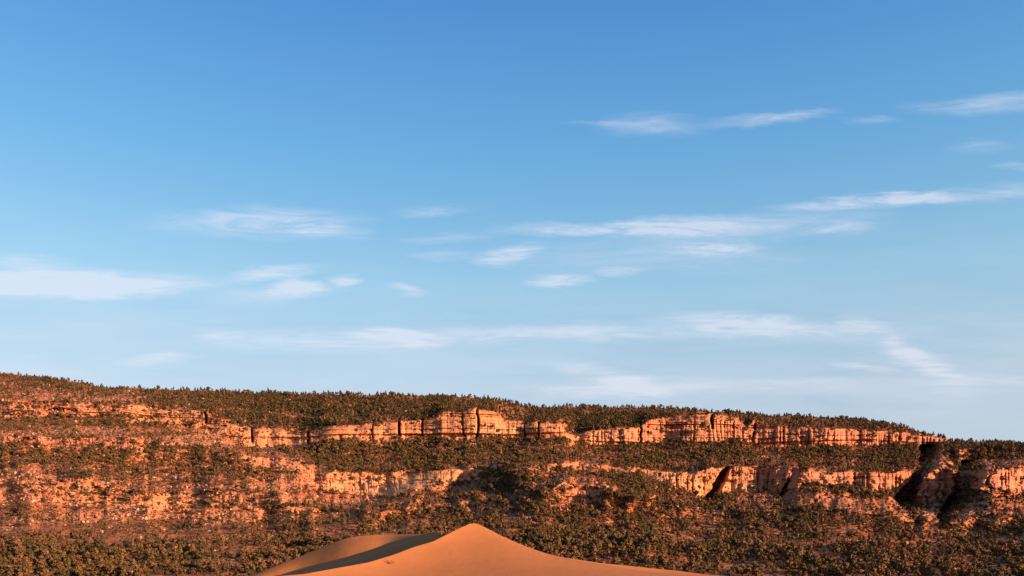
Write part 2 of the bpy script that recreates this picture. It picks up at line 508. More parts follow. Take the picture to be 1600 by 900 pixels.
# presence of each band along the view: cliffs fade out where the photo has only slope
pres2 = np.interp(cols, [-700, 0, 290, 340, 400, 465, 495, 600, 680, 735, 760, 880, 1000, 1050, 1235, 1262, 1290, 1430, 1480, 1535, 2300],
                  [.55, .6, .7, .3, .8, .8, 1, 1, .45, .8, .15, .45, .6, 1, 1, .35, .9, 1, 1, 1, 1])
pres1 = np.interp(cols, [-700, 0, 200, 330, 385, 400, 886, 896, 912, 1478, 1490, 1530, 2300], [.6, .6, .5, .7, .5, 1, 1, .1, 1, 1, .45, .08, .08])
pres3 = np.interp(cols, [-700, 0, 140, 160, 200, 330, 450, 520, 860, 880, 945, 960, 1260, 1300, 1440, 1460, 1540, 1590, 2300],
                  [.7, .8, .8, .3, .7, .8, .8, .1, .1, .9, .9, .1, .1, .1, .1, .4, .15, .1, .3])
for r in range(NR):
    k = SEGS[seg[r]][3] if seg[r] < len(SEGS) else 'ground'
    if k == 'cliff1': CC[r] *= pres1
    if k == 'cliff2': CC[r] *= pres2
    if k == 'cliff3': CC[r] *= pres3
broken = sstep(-0.25, 0.2, fbm(UU / 22, YY / 7, 4, seed=201))
bw = np.interp(UU, [-700, 0, 380, 400, 520, 2300], [1, 1, 1, .6, .15, .15])
bw = np.where(seg[:, None] == 2, 0.9, bw)
bw = np.where((seg[:, None] == 6) & (UU > 388), 0.0, bw)
CC = CC * (1 - bw * (1 - broken))

# --- relief, as changes of distance in metres -------------------------------
yy = YY; uu = UU
off = np.zeros_like(YY)


def cracks(x, spacing, seed, depth_lo, depth_hi, width):
    """rounded rock faces between narrow vertical clefts with irregular spacing"""
    rs = np.random.default_rng(seed)
    xs = [-1500.0]
    while xs[-1] < 3500:
        xs.append(xs[-1] + spacing * rs.uniform(0.35, 1.9))
    xs = np.array(xs)
    dep = rs.uniform(depth_lo, depth_hi, len(xs)) * (rs.random(len(xs)) ** 0.6)
    face = rs.uniform(-1, 1, len(xs))
    i = np.clip(np.searchsorted(xs, x) - 1, 0, len(xs) - 2)
    a = xs[i]; b = xs[i + 1]
    t = (x - a) / (b - a)
    w = width / (b - a)
    ca = np.exp(-(t / w) ** 2) * dep[i]
    cb = np.exp(-((1 - t) / w) ** 2) * dep[i + 1]
    bulge = -(1 - (2 * t - 1) ** 2) * 0.10 * (b - a)
    return ca + cb + bulge + face[i] * depth_hi * 0.22


lean = (fbm(uu / 40, yy / 60, 2, seed=21)) * 4
fl1 = cracks(uu + lean, 13, 5, 4, 26, 1.6) + cracks(uu + lean * 1.6, 5, 6, 1, 8, 0.9)
fl2 = cracks(uu + lean, 11, 8, 6, 30, 1.8) + cracks(uu + lean * 1.6, 4.6, 9, 1, 9, 0.9)
smoothA = np.interp(uu, [390, 400, 470, 690, 700, 880, 890], [1, .45, .45, .6, .35, .5, 1])   # the golden wall is smoother
segmap = seg[:, None] * np.ones((1, NC))
fl = np.where(segmap == 6, fl1 * smoothA, fl2)
flmod = np.clip(0.55 + 1.1 * fbm(uu / 38, yy / 26, 3, seed=23), 0.05, 1.0) * np.interp(uu, [-700, 330, 400, 880, 900, 2300], [0.25, 0.3, .32, .32, .5, .75])
off += fl * CC * flmod


def blocks(x, y, w, h, seed):
    """broken rectangular blocks standing a little proud of or behind each other"""
    r = np.floor(y / h + 0.35 * fbm(x / 30, y / 30, 2, seed=seed))
    sh = hash2(r.astype(np.int64), r.astype(np.int64) * 0 + 3, seed)
    cxi = x / (w * (0.7 + 0.8 * sh)) + sh * 9 + 0.3 * vnoise(x / 3, y / 3, seed + 1)
    return hash2(np.floor(cxi).astype(np.int64), r.astype(np.int64), seed + 5) * 2 - 1


blk = blocks(uu, yy, 9, 5, 301) * 2.4 + blocks(uu, yy, 4, 2.6, 302) * 1.1
off += blk * CC * np.where((segmap == 6) & (uu > 385) & (uu < 890), 0.4, 0.8)

# strata: step in distance by true height
Z0 = (YH - yy) / F * DD


def steps(z, thick, seed):
    rs = np.random.default_rng(seed)
    zs = [-80.0]
    while zs[-1] < 500:
        zs.append(zs[-1] + thick * rs.uniform(0.4, 1.8))
    zs = np.array(zs); v = rs.uniform(-1, 1, len(zs))
    i = np.clip(np.searchsorted(zs, z) - 1, 0, len(zs) - 2)
    t = (z - zs[i]) / (zs[i + 1] - zs[i])
    e = np.clip(t * 5, 0, 1)
    prev = v[np.maximum(i - 1, 0)]
    return prev * (1 - e) + v[i] * e


zw = Z0 + fbm(uu / 150, uu * 0, 3, seed=31) * 7
stp = steps(zw, 8, 11) * 6.5 + steps(zw, 3.4, 12) * 3.4
off += stp * CC * (0.7 + 0.6 * fbm(uu / 50, yy / 20, 2, seed=90))

# rock showing through the slopes: broken benches, more on the left
leftw = np.interp(uu, [-700, 0, 330, 520, 640, 760, 1000, 1300, 1450, 1600, 2300], [1, 1, .95, .75, .35, .15, .25, .35, .3, .2, .2])
rocky = sstep(0.02, 0.42, np.where(uu < 640, fbm(uu / 120 + 3, yy / 7, 4, seed=51), fbm(uu / 46 + 3, yy / 9, 4, seed=51)) + (leftw - 0.5) * 0.55)
slope = (CC < 0.02)
gnd_w = np.where(yy > 800, np.clip(1 - (yy - 800) / 60, 0.12, 1), 1.0) * np.where(segmap >= 7, np.interp(uu, [0, 200, 250, 650, 880, 1000, 2300], [1, .7, .25, .55, .35, .4, .4]), 1)
band = np.zeros_like(yy)
for (x0_, x1_, yc, hw, amt) in [(-400, 210, 638, 11, 1.1), (200, 390, 655, 14, .6), (-400, 300, 692, 8, 1.2), (380, 480, 723, 8, .8), (-400, 150, 768, 26, .8), (190, 470, 778, 24, .6), (470, 640, 790, 20, .45),
                            (-400, 260, 664, 9, -1.3), (-400, 400, 718, 17, -1.3), (170, 420, 742, 8, -.8), (-400, 640, 842, 20, -.5), (-400, 200, 606, 12, -1.0), (880, 945, 768, 15, .9), (450, 560, 650, 4, .9), (1150, 1235, 784, 9, .7), (1280, 1440, 784, 7, .5), (1040, 1110, 782, 6, .5), (670, 700, 650, 4, .8), (800, 850, 648, 5, .8)]:
    wob = fbm(uu / 45, uu * 0 + yc, 3, seed=205) * 8
    band += amt * sstep(x0_ - 15, x0_ + 15, uu) * (1 - sstep(x1_ - 15, x1_ + 15, uu)) * np.exp(-((yy - yc - wob) / hw) ** 2)
rocky = np.clip(rocky * gnd_w + band * (0.65 + 0.6 * fbm(uu / 9, yy / 4, 3, seed=206)), 0, 1)
bench = steps(zw * 1.0 + fbm(uu / 25, yy / 30, 3, seed=52) * 4, 8, 13) * 8 + steps(zw, 3.2, 15) * 3.5 + cracks(uu + lean * 3, 9, 14, 1, 9, 1.2) * 0.2
ramp_in = np.ones(NR)
for r in range(NR):
    if seg[r] < len(SEGS) and SEGS[seg[r]][3] == 'ground':
        ramp_in[r] = min(1, 8 * min(st_[r] + 0.02, 1 - st_[r]))
off += (bench + blk * 1.2) * rocky * slope * ramp_in[:, None]
off += fbm(uu / 5, yy / 3.0, 3, seed=54) * 3.0 * np.where(slope, 0.5 + rocky, 0.5) * ramp_in[:, None]

# spurs and ravines on the slopes (run down and to the side)
spur = fbm((uu + (yy - 700) * 0.9) / 85, yy / 120, 4, seed=61) * 24 + fbm((uu - (yy - 700) * 0.5) / 30, yy / 50, 3, seed=62) * 8
spw = np.interp(yy, [600, 650, 700, 760, 840, 880, 905], [0.3, .35, 0.6, 1, 1, .6, .3])
off += spur * spw * np.interp(uu, [-700, 330, 560], [0.35, 0.35, 1])

# dark ravine at x 1165..1105 and the two deep coves on the right
def cove(pl, pr, depth, soft_left, back, slot=0.0):
    """left of the line pl the ground is untouched; between pl and pr it comes forward by depth;
    beyond pr it falls back again over 'back' columns"""
    yl = np.array(pl); yr = np.array(pr)
    xl = np.interp(yy, yl[:, 0], yl[:, 1]); xr = np.interp(yy, yr[:, 0], yr[:, 1])
    wig = fbm(yy / 16, yy * 0 + depth, 3, seed=501) * 7 * min(1.0, 20 / (back + 1) + 0.3)
    xl = xl + wig + fbm(yy / 7, yy * 0 + back, 2, seed=502) * 2; xr = xr + wig * 0.7
    y0, y1 = yl[0, 0], yl[-1, 0]
    m = sstep(y0 - 5, y0 + 3, yy) * (1 - sstep(y1 - 3, y1 + 16, yy))
    t = np.clip((uu - xl) / np.maximum(xr - xl, 2), 0, 1)
    t2 = np.clip((uu - xr) / back, 0, 1)
    pre = np.clip((xl - uu) / soft_left, 0, 1)
    return m * (-depth * t * (1 - t2 * t2 * (3 - 2 * t2)) + 0.25 * depth * (1 - pre) * (1 - t) + slot * sstep(0, 0.1, t) * (1 - sstep(0.35, 1.0, t)))


coveA = cove([(697, 1437), (732, 1434), (750, 1421), (776, 1398), (796, 1406), (810, 1428)],
             [(697, 1476), (712, 1466), (728, 1460), (750, 1447), (776, 1445), (796, 1444), (810, 1443)], 22, 25, 45, 100)
coveB = cove([(722, 1500), (740, 1488), (770, 1484), (794, 1470), (806, 1462), (816, 1466)],
             [(722, 1540), (740, 1538), (770, 1537), (794, 1519), (806, 1502), (816, 1488)], 30, 12, 150, 105)
rav = cove([(688, 1158), (700, 1150), (730, 1134), (750, 1118), (780, 1098)],
           [(688, 1168), (700, 1160), (730, 1146), (750, 1138), (780, 1116)], 4, 16, 26, 55) * np.interp(yy, [700, 728, 734], [0.15, 0.25, 1])
rav2 = cove([(750, 1228), (760, 1222), (778, 1212)], [(750, 1234), (760, 1231), (778, 1228)], 3, 10, 40, 40)
off += coveA + coveB + rav + rav2
# the rounded bushy knoll left of centre and its shoulder running down behind the dune
off += -85 * np.exp(-((uu - 815) / 45) ** 2 - ((yy - 742) / 24) ** 2) - 70 * np.exp(-((uu - 690 - (740 - yy) * 1.6) / 40) ** 2 - ((yy - 780) / 34) ** 2)
off += -70 * np.exp(-((uu - 1003) / 55) ** 2 - ((yy - 766) / 22) ** 2)
# a notch beside the tower on the right-hand wall and clefts in the golden wall
for (cx_, y0, y1, w, dep) in [(1112, 640, 668, 3.0, 50), (322, 636, 660, 2.4, 30), (395, 668, 690, 2.6, 26), (483, 676, 694, 3, 22),
                              (623, 655, 688, 2.6, 42), (582, 660, 688, 2, 16), (660, 655, 688, 2.4, 20), (746, 636, 686, 2.6, 26),
                              (724, 648, 684, 1.8, 12), (820, 656, 684, 2.2, 14), (1178, 655, 700, 3, 22), (1000, 666, 695, 2.4, 18), (841, 660, 684, 2, 12)]:
    m = sstep(y0 - 3, y0 + 1, yy) * (1 - sstep(y1 - 1, y1 + 4, yy))
    off += dep * m * (0.45 + 1.1 * vnoise(uu * 0 + cx_, yy / 7, 88)) * np.exp(-(((uu - cx_) - 3.0 * fbm(yy / 14, yy * 0 + cx_, 3, seed=89)) / (w * 0.62)) ** 2)

edge_keep = np.interp(yy, [600, 905], [1, 1])
off += blk * 1.6 * (((coveA + coveB + rav) < -5) & (CC < 0.3))
hillrock = sstep(1468, 1490, uu) * (1 - sstep(1560, 1590, uu)) * (1 - sstep(760, 785, yy)) * (yy > 694) * (CC < 0.3)
off += (blk * 2.2 + fl2 * 0.45) * hillrock * sstep(-.3, .1, fbm(uu / 16, yy / 9, 3, seed=311))
D2 = DD + off
D2 = np.maximum(D2, 620)
rockiness = np.clip(np.where(CC > 0.05, 0.55 + CC * 0.6, 0) + rocky * 0.55 * slope, 0, 1)
rockiness = np.maximum(rockiness, hillrock * 0.8)
rockiness = np.maximum(rockiness, 0.9 * ((coveA < -8) | (coveB < -8) | (rav < -6)).astype(float) * (yy < 812) * (uu < 1548) * (0.5 + 0.5 * (vnoise(uu / 9, yy / 6, 5) > 0.35)))
# golden rock: most of the left/centre upper wall and a few spots
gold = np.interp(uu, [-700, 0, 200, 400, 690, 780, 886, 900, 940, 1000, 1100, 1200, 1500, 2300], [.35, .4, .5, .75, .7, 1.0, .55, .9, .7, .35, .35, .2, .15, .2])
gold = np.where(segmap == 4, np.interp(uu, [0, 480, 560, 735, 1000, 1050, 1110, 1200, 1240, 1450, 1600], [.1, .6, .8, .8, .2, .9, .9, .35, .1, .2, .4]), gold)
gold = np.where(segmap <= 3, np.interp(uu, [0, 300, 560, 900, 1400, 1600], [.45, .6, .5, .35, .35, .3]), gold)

X = (uu - CX) / F * D2
wall = (((coveA + coveB) < -8) | ((coveA + coveB) > 8)) & (yy < 815) & (uu < 1560)
X = X + wall * (fbm(D2 / 22, Z0 / 14, 4, seed=401) * 9 + blocks(D2, Z0, 16, 9, 402) * 2.2)
Yw = D2
Z = (YH - yy) / F * D2
# ripple the ground itself a little so mounds overlap each other
Z = Z + fbm(X / 60, Yw / 60, 3, seed=71) * 3.5 * np.where(segmap <= 1, 1.0, 0.35) * (1 - CC)

P = np.stack([X, Yw, Z], -1)
# rows behind the rim: flat top, then falling away out of sight
back = []
for k_, (dd, dz_) in enumerate([(60, -3), (250, -10), (700, -30), (1600, -120), (2600, -420)]):
    q = P[-1].copy(); q[:, 0] *= (q[:, 1] + dd) / q[:, 1]; q[:, 1] += dd; q[:, 2] += dz_
    if k_ == 4: q[:, 2] = -46
    back.append(q)
# rows in front: the valley floor running under the dunes to the camera
front = []
for dd, zz in [(40, -30), (150, -29), (300, -27), (450, -25), (560, -23.5)]:
    q = P[0].copy(); q[:, 0] *= dd / q[:, 1] * (1 if dd > 100 else 1.4); q[:, 1] = dd; q[:, 2] = zz + fbm(q[:, 0] / 50, q[:, 0] * 0 + dd / 50, 3, seed=72) * 1.2
    front.append(q)
sandy = np.zeros_like(YY)
for (x_, y_, rx, ry) in [(1140, 890, 52, 7), (1500, 833, 46, 6), (205, 882, 34, 12), (145, 862, 18, 6), (1585, 850, 26, 6), (345, 892, 40, 6)]:
    sandy += 1.1 * np.exp(-((UU - x_) / rx) ** 2 - ((YY - y_) / ry) ** 2)
SA = np.concatenate([np.zeros((5, NC)), np.clip(sandy, 0, 1), np.zeros((5, NC))])
PA = np.concatenate([np.array(front), P, np.array(back)])
RA = np.concatenate([np.zeros((5, NC)), rockiness, np.zeros((5, NC))])
GA = np.concatenate([np.full((5, NC), .4), gold, np.full((5, NC), .4)])
segA = np.concatenate([np.zeros(5, int), seg, np.full(5, 8)])
segA[5 + NR - 1] = 8


def strip(name, r0, r1, c0, c1, label, category):
    """rows r0..r1 and columns c0..c1 inclusive as one object"""
    sub = PA[r0:r1 + 1, c0:c1 + 1]
    nr, nc = sub.shape[:2]
    idx = np.arange(nr * nc).reshape(nr, nc)
    q = np.stack([idx[:-1, :-1], idx[:-1, 1:], idx[1:, 1:], idx[1:, :-1]], -1).reshape(-1, 4)
    me = make_mesh(name, sub.reshape(-1, 3), q, M_TERR,
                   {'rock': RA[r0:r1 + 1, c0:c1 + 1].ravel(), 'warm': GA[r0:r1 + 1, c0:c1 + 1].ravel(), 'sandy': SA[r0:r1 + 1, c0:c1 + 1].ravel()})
    o = link(bpy.data.objects.new(name, me))
    return tag(o, label, category, kind='structure')


def first(s):
    return int(np.argmax(segA == s))


def colat(x):
    return int(np.searchsorted(cols, x))


bnd = [0] + [first(s) for s in range(2, 9)]
last = len(PA) - 1
cA, cB, cL = colat(891), colat(1482), colat(388)
strip("valley_floor", 0, first(2), 0, NC - 1, "brushy valley floor and lower slope behind the sand dunes", "valley")
strip("ledge", first(2), first(3), 0, NC - 1, "lowest broken rock ledge along the foot of the slope", "ledge")
strip("hillside", first(3), first(4), 0, NC - 1, "stony red slope between the lowest ledge and the lower cliff", "hillside")
strip("cliff", first(4), first(5), 0, cB, "lower red cliff band cut by dark ravines, below the wooded bench", "cliff")
strip("cliff", first(4), first(5), cB, NC - 1, "lower cliff band of the small hill at far right", "cliff")
strip("hillside", first(5), first(6), 0, NC - 1, "wooded bench between the lower and the upper cliff", "hillside")
strip("cliff", first(6), first(7), 0, cL, "broken upper rock band of the long left slope", "cliff")
strip("cliff", first(6), first(7), cL, cA, "smooth golden upper cliff above the sand dune peak", "cliff")
strip("cliff", first(6), first(7), cA, cB, "fluted orange upper cliff of the right mesa", "cliff")
strip("cliff", first(6), first(7), cB, NC - 1, "broken dark red rock band just under the small right hill's top", "cliff")
strip("mesa", first(7), last, 0, cA, "dark wooded top of the left mesa along the skyline", "mesa")
strip("mesa", first(7), last, cA, cB, "wooded top of the right mesa above the fluted cliff", "mesa")
strip("mesa", first(7), last, cB, NC - 1, "low wooded crest of the small hill at far right", "hill")

# the plain that everything stands on, out to the horizon
gv = [(-40000, -20000, -47), (40000, -20000, -47), (40000, 60000, -47), (-40000, 60000, -47)]
gm = make_mesh("ground", np.array(gv), np.array([[0, 1, 2, 3]]), M_TERR, {'rock': np.zeros(4), 'warm': np.full(4, .4)})
tag(link(bpy.data.objects.new("ground", gm)), "flat red desert plain under and beyond the mesas", "ground", kind='structure')

# ------------------------------------------------------------------ sand dunes
ucol = np.concatenate([np.arange(-500, 360, 12), np.arange(360, 1160, 2.0), np.arange(1160, 2300, 12)])
crY = tab([(-500, 1010), (0, 950), (300, 915), (380, 905), (432, 900.5), (475, 897), (530, 887), (575, 879), (615, 867), (645, 855.5), (677, 846), (705, 832), (722, 823.5), (734, 818.6), (741, 817.5), (748, 819.3), (760, 825), (780, 835.5), (805, 847), (830, 857), (855, 865), (880, 871), (940, 880), (1000, 886), (1060, 892), (1100, 897), (1200, 908), (1500, 935), (2300, 1020)])(ucol)
crD = tab([(-500, 60), (380, 92), (475, 110), (615, 142), (741, 170), (850, 186), (1000, 205), (1200, 230), (1500, 235), (2300, 235)])(ucol)
ker = np.array([1, 2, 3, 2, 1.]) / 9
crYs = np.convolve(np.pad(crY, 2, 'edge'), ker, 'valid')
keep = np.exp(-((ucol - 741) / 10) ** 2)
crY = crY * keep + crYs * (1 - keep)
crX = (ucol - CX) / F * crD
crZ = (YH - crY) / F * crD
edY = tab([(-500, 960), (300, 908), (380, 905), (432, 900), (475, 887), (530, 874), (580, 859), (617, 845), (635, 838.5), (645, 836.5), (680, 835.3), (702, 829)])(ucol)
ouY = tab([(-500, 930), (200, 935), (330, 912), (390, 900), (450, 877), (505, 855), (540, 840.5), (560, 837.5), (580, 836), (645, 835), (680, 834.8), (702, 830)])(ucol)
k9 = np.hanning(27); k9 /= k9.sum()


def soft(a):
    return np.convolve(np.pad(a, 13, 'edge'), k9, 'valid')


edY = soft(edY); ouY = soft(ouY)
lam = np.clip((715 - ucol) / 40, 0, 1)
lam = lam * lam * (3 - 2 * lam)      # 1 where the far dune stands behind the crest
rows = []


def dunerow(x, y, z):
    rows.append(np.stack([x + 0 * ucol, y + 0 * ucol, z + 0 * ucol], -1))


camz = -1.75
spread = (ucol - CX) / F
dunerow(spread * 60, -25, camz)
dunerow(spread * 60, -8, camz)
dunerow(spread * 62, 0, camz)
dunerow(spread * 66, 6, camz)
dunerow(spread * 72, 14, camz - 0.4)
dunerow(spread * 80, 24, camz - 1.4)
NB = 46
base_d = 44.0
BASEZ = -8.0
iu = (ucol > 250) & (ucol < 1600)
armL = np.stack([crX, crD, crZ], -1)[iu & (ucol <= 741)]
armR = np.stack([crX, crD, crZ], -1)[iu & (ucol >= 741)]


def arm_height(x, y, arm, slope):
    """height of one flank of the dune: falls away from its crest line"""
    a = arm[:-1, :2]; b = arm[1:, :2]; ab = b - a
    best = np.full(x.shape, 1e9); zc = np.zeros(x.shape)
    L2 = (ab ** 2).sum(1)
    for q in range(len(a)):
        t = np.clip(((x - a[q, 0]) * ab[q, 0] + (y - a[q, 1]) * ab[q, 1]) / L2[q], 0, 1)
        dd = np.hypot(x - a[q, 0] - t * ab[q, 0], y - a[q, 1] - t * ab[q, 1])
        zz = arm[q, 2] * (1 - t) + arm[q + 1, 2] * t
        m = dd < best
        best = np.where(m, dd, best); zc = np.where(m, zz, zc)
    hh = np.maximum(zc - BASEZ, 0.5)
    return BASEZ + hh * np.exp(-best * slope / hh)


for i in range(NB):
    t = i / NB
    s = t ** 0.7
    d = base_d * (1 - s) + crD * s
    x0 = spread * (92 * (1 - min(1, i / 3)) + d * min(1, i / 3))
    zl = arm_height(x0, d, armL, 0.48); zr = arm_height(x0, d, armR, 0.48)
    pk = np.hypot(x0 - np.interp(741, ucol, crX), d - 170)
    kk = np.clip(pk * 0.16, 0.01, 3.0)
    hq = np.maximum(kk - np.abs(zl - zr), 0) / kk
    z = np.maximum(zl, zr) + hq * hq * kk * 0.25
    zb = np.minimum(camz - 1.4 - (d - 24) * 0.1, z)
    z = np.where(i < 4, zb * (1 - i / 4) + z * (i / 4), z)
    z = np.minimum(z, (YH - crY - 0.35 - 6 * (1 - t)) / F * d)
    dunerow(x0, d, z)
dunerow(crX, crD, crZ)
# lee side
def shade_sheet(x, y):
    """height of the sun's grazing rays over the crest above a point on the plan"""
    sx, sy = math.sin(SUN_A), -math.cos(SUN_A)
    a = np.stack([crX, crD], -1)[iu & (ucol < 1200)]; zc = crZ[iu & (ucol < 1200)]
    d = a[1:] - a[:-1]
    r0 = a[:-1, 0][None] - x[:, None]; r1 = a[:-1, 1][None] - y[:, None]
    den = sx * d[:, 1] - sy * d[:, 0]
    k = (r0 * d[:, 1] - r1 * d[:, 0]) / den
    t = (r0 * sy - r1 * sx) / den
    ok = (k > 0) & (t >= 0) & (t <= 1)
    sh = zc[:-1] + t * (zc[1:] - zc[:-1]) - k * math.tan(SUN_E)
    return np.where(ok, sh, -99).max(1)


De = np.maximum(tab([(432, 174.8), (460, 175.6), (480, 175.2), (500, 174.1), (540, 172.3), (580, 172.6), (600, 174.6), (620, 176.0), (645, 175.0), (660, 173), (680, 167.5), (700, 166.5)])(ucol), crD + 3)
De = soft(De)
De = De * lam + (crD + 4) * (1 - lam)
eZ = ((YH - edY) / F * De) * lam + (crZ - 2.2) * (1 - lam)
eX = spread * De
steepest = np.minimum((De - crD) * 0.45, 6.0)
for w in (0.06, 0.16, 0.32, 0.5):
    d = crD + (De - crD) * w
    zsl = crZ - np.minimum((d - crD) * 0.60, 3.6 + 0 * d)
    # rise again from the trough to the far flank
    rise = sstep(0.25, 1.0, np.full_like(d, w))
    z = zsl * (1 - rise) + eZ * rise - 0.0
    dunerow(spread * d, d, z)
d = crD + (De - crD) * 0.75
yv = np.maximum(edY * 0.6 + np.minimum(crY + 6, 905) * 0.4, edY + 1.2)
dunerow(spread * d, d, ((YH - yv) / F * d) * lam + (crZ - 1.6) * (1 - lam))
for w in (0.9,):
    d = crD + (De - crD) * w
    yv = edY + (yv - edY) * 0.35
    dunerow(spread * d, d, ((YH - yv) / F * d) * lam + (crZ - 1.9) * (1 - lam))
dunerow(eX, De, eZ)
Do = De + tab([(380, 3), (475, 4.2), (540, 7), (600, 7.5), (645, 6), (702, 4), (720, 4)])(ucol)
Do = soft(soft(Do))
oZ = ((YH - ouY) / F * Do) * lam + (eZ - 1.4) * (1 - lam)
for w in (0.33, 0.66):
    d = De + (Do - De) * (0.27 if w < .5 else 0.6)
    yw = 0.40 if w < .5 else 0.72
    yv = edY * (1 - yw) + ouY * yw
    dunerow(spread * d, d, ((YH - yv) / F * d) * lam + (eZ + (oZ - eZ) * w) * (1 - lam))
dunerow(spread * Do, Do, oZ)
for (dd, dz_) in [(4, -1.2), (10, -4), (22, -9), (45, -17), (90, -32)]:
    d = Do + dd
    dunerow(spread * d, d, oZ + dz_)
R = np.array(rows)
# smooth swell of the sand
swell = fbm(R[..., 0] / 18, R[..., 1] / 26, 3, seed=91) * 0.09
wt = np.ones(len(R)); wt[6 + NB] = 0.15
R[..., 2] += swell * wt[:, None]
i_cr = 6 + NB
# the hollow lies under the crest's shadow, the far flank rises clear of it
for r in range(i_cr + 1, i_cr + 7):
    sh = shade_sheet(R[r, :, 0], R[r, :, 1])
    m = (sh > -50) & (lam > 0.5)
    R[r, :, 2] = np.where(m, np.minimum(R[r, :, 2], sh - 0.35), R[r, :, 2])
for r in (i_cr + 8, i_cr + 9):
    sh = shade_sheet(R[r, :, 0], R[r, :, 1])
    m = (sh > -50) & (lam > 0.8)
    R[r, :, 2] = np.where(m, np.maximum(R[r, :, 2], sh + 0.12), R[r, :, 2])


# tight folds: extra rows hard against the shadow edge and the far crest keep them crisp
def fold(Rr, r, f):
    return Rr[r] * (1 - f) + Rr[r + 1] * f


e_ = i_cr + 7
R = np.concatenate([R[:e_], fold(R, e_ - 1, 0.93)[None], R[e_:e_ + 1], fold(R, e_, 0.10)[None], R[e_ + 1:e_ + 3],
                    fold(R, e_ + 2, 0.92)[None], R[e_ + 3:e_ + 4], fold(R, e_ + 3, 0.06)[None], R[e_ + 4:]])


def dune_obj(name, r0, r1, label):
    sub = R[r0:r1 + 1]
    nr, nc = sub.shape[:2]
    idx = np.arange(nr * nc).reshape(nr, nc)
    q = np.stack([idx[:-1, :-1], idx[:-1, 1:], idx[1:, 1:], idx[1:, :-1]], -1).reshape(-1, 4)
    o = link(bpy.data.objects.new(name, make_mesh(name, sub.reshape(-1, 3), q, M_SAND, smooth=True)))
    return tag(o, label, "dune", kind='structure')


dune_obj("sand_dune", 0, i_cr, "sunlit orange face of the peaked sand dune in front")
dune_obj("sand_dune", i_cr, len(R) - 1, "low orange sand dune behind the shaded hollow")

# ------------------------------------------------------------------ plants and boulders
def bm_to_mesh(name, verts, faces, mats, midx=None, smooth=False):
    me = bpy.data.meshes.new(name)
    me.from_pydata([tuple(v) for v in verts], [], [tuple(f) for f in faces])
    for m in mats: me.materials.append(m)
    if midx: me.polygons.foreach_set("material_index", midx)
    if smooth: me.polygons.foreach_set("use_smooth", [True] * len(me.polygons))
    me.update()
    return me


def crown_geom(rs, kind):
    """unit-height crown from many small leaf-sprig faces gathered in uneven clumps"""
    V, Fc = [], []
    lobes = []
    if kind == 'pine':
        for i in range(7):
            h = 0.24 + 0.105 * i
            for j in range(3 if i < 5 else 1):
                a = rs.uniform(0, 6.28); r = 0.19 * (1.06 - h) * 1.3 * rs.uniform(0.5, 1.1)
                lobes.append((r * math.cos(a), r * math.sin(a), h, 0.17 * (1.15 - h), 0.075))
        n, sz = 170, 0.075
    elif kind == 'brush':
        for i in range(6):
            a = rs.uniform(0, 6.28); r = rs.uniform(0.1, 0.42)
            lobes.append((r * math.cos(a), r * math.sin(a), rs.uniform(0.2, 0.5), 0.3, 0.26))
        n, sz = 70, 0.2
    else:
        k = int(rs.integers(6, 10))
        for i in range(k):
            a = rs.uniform(0, 6.28); r = rs.uniform(0.05, 0.36)
            h = rs.uniform(0.26, 0.84)
            q = rs.uniform(0.15, 0.24)
            lobes.append((r * math.cos(a) * (1.15 - 0.6 * h), r * math.sin(a) * (1.15 - 0.6 * h), h, q, q * 0.75))
        n, sz = 170, 0.095
    for i in range(n):
        l = lobes[int(rs.integers(0, len(lobes)))]
        v = rs.normal(size=3); v /= np.linalg.norm(v)
        rr = rs.uniform(0.55, 1.08)
        c = np.array([l[0] + v[0] * l[3] * rr, l[1] + v[1] * l[3] * rr, l[2] + v[2] * l[4] * rr])
        c[2] = max(c[2], 0.06)
        nrm = v + rs.normal(size=3) * 0.5; nrm /= np.linalg.norm(nrm)
        t1 = np.cross(nrm, rs.normal(size=3)); t1 /= np.linalg.norm(t1)
        t2 = np.cross(nrm, t1)
        s = sz * rs.uniform(0.6, 1.4); s2 = s * rs.uniform(0.45, 0.9)
        b = len(V)
        V += [c - t1 * s - t2 * s2 * 0.4, c + t1 * s * 0.2 - t2 * s2, c + t1 * s + t2 * s2 * 0.3, c - t1 * s * 0.1 + t2 * s2]
        Fc.append((b, b + 1, b + 2, b + 3))
    return V, Fc


def tube(V, Fc, p0, p1, r0, r1, n=6):
    p0 = np.array(p0, float); p1 = np.array(p1, float)
    ax = p1 - p0; ax /= np.linalg.norm(ax)
    t = np.cross(ax, (0.3, 1, 0.2)); t /= np.linalg.norm(t); w = np.cross(ax, t)
    b = len(V)
    for p, r in ((p0, r0), (p1, r1)):
        for i in range(n):
            a = 2 * math.pi * i / n
            V.append(p + (t * math.cos(a) + w * math.sin(a)) * r)
    for i in range(n):
        j = (i + 1) % n
        Fc.append((b + i, b + j, b + n + j, b + n + i))


def trunk_geom(rs, kind):
    V, Fc = [], []
    if kind == 'pine':
        tube(V, Fc, (0, 0, -0.08), (0.01, 0, 0.5), 0.028, 0.016); tube(V, Fc, (0.01, 0, 0.5), (0, 0, 0.95), 0.016, 0.004)
        for i in range(5):
            h = 0.3 + 0.12 * i; a = rs.uniform(0, 6.28)
            tube(V, Fc, (0, 0, h), (0.18 * (1.1 - h) * math.cos(a), 0.18 * (1.1 - h) * math.sin(a), h + 0.03), 0.008, 0.003, 4)
    else:
        tube(V, Fc, (0, 0, -0.12), (0.03, 0.01, 0.28), 0.05, 0.036)
        for i in range(4):
            a = i * 1.6 + rs.uniform(0, 1)
            tube(V, Fc, (0.03, 0.01, 0.26), (0.26 * math.cos(a), 0.26 * math.sin(a), rs.uniform(0.5, 0.72)), 0.028, 0.008, 4)
    return V, Fc


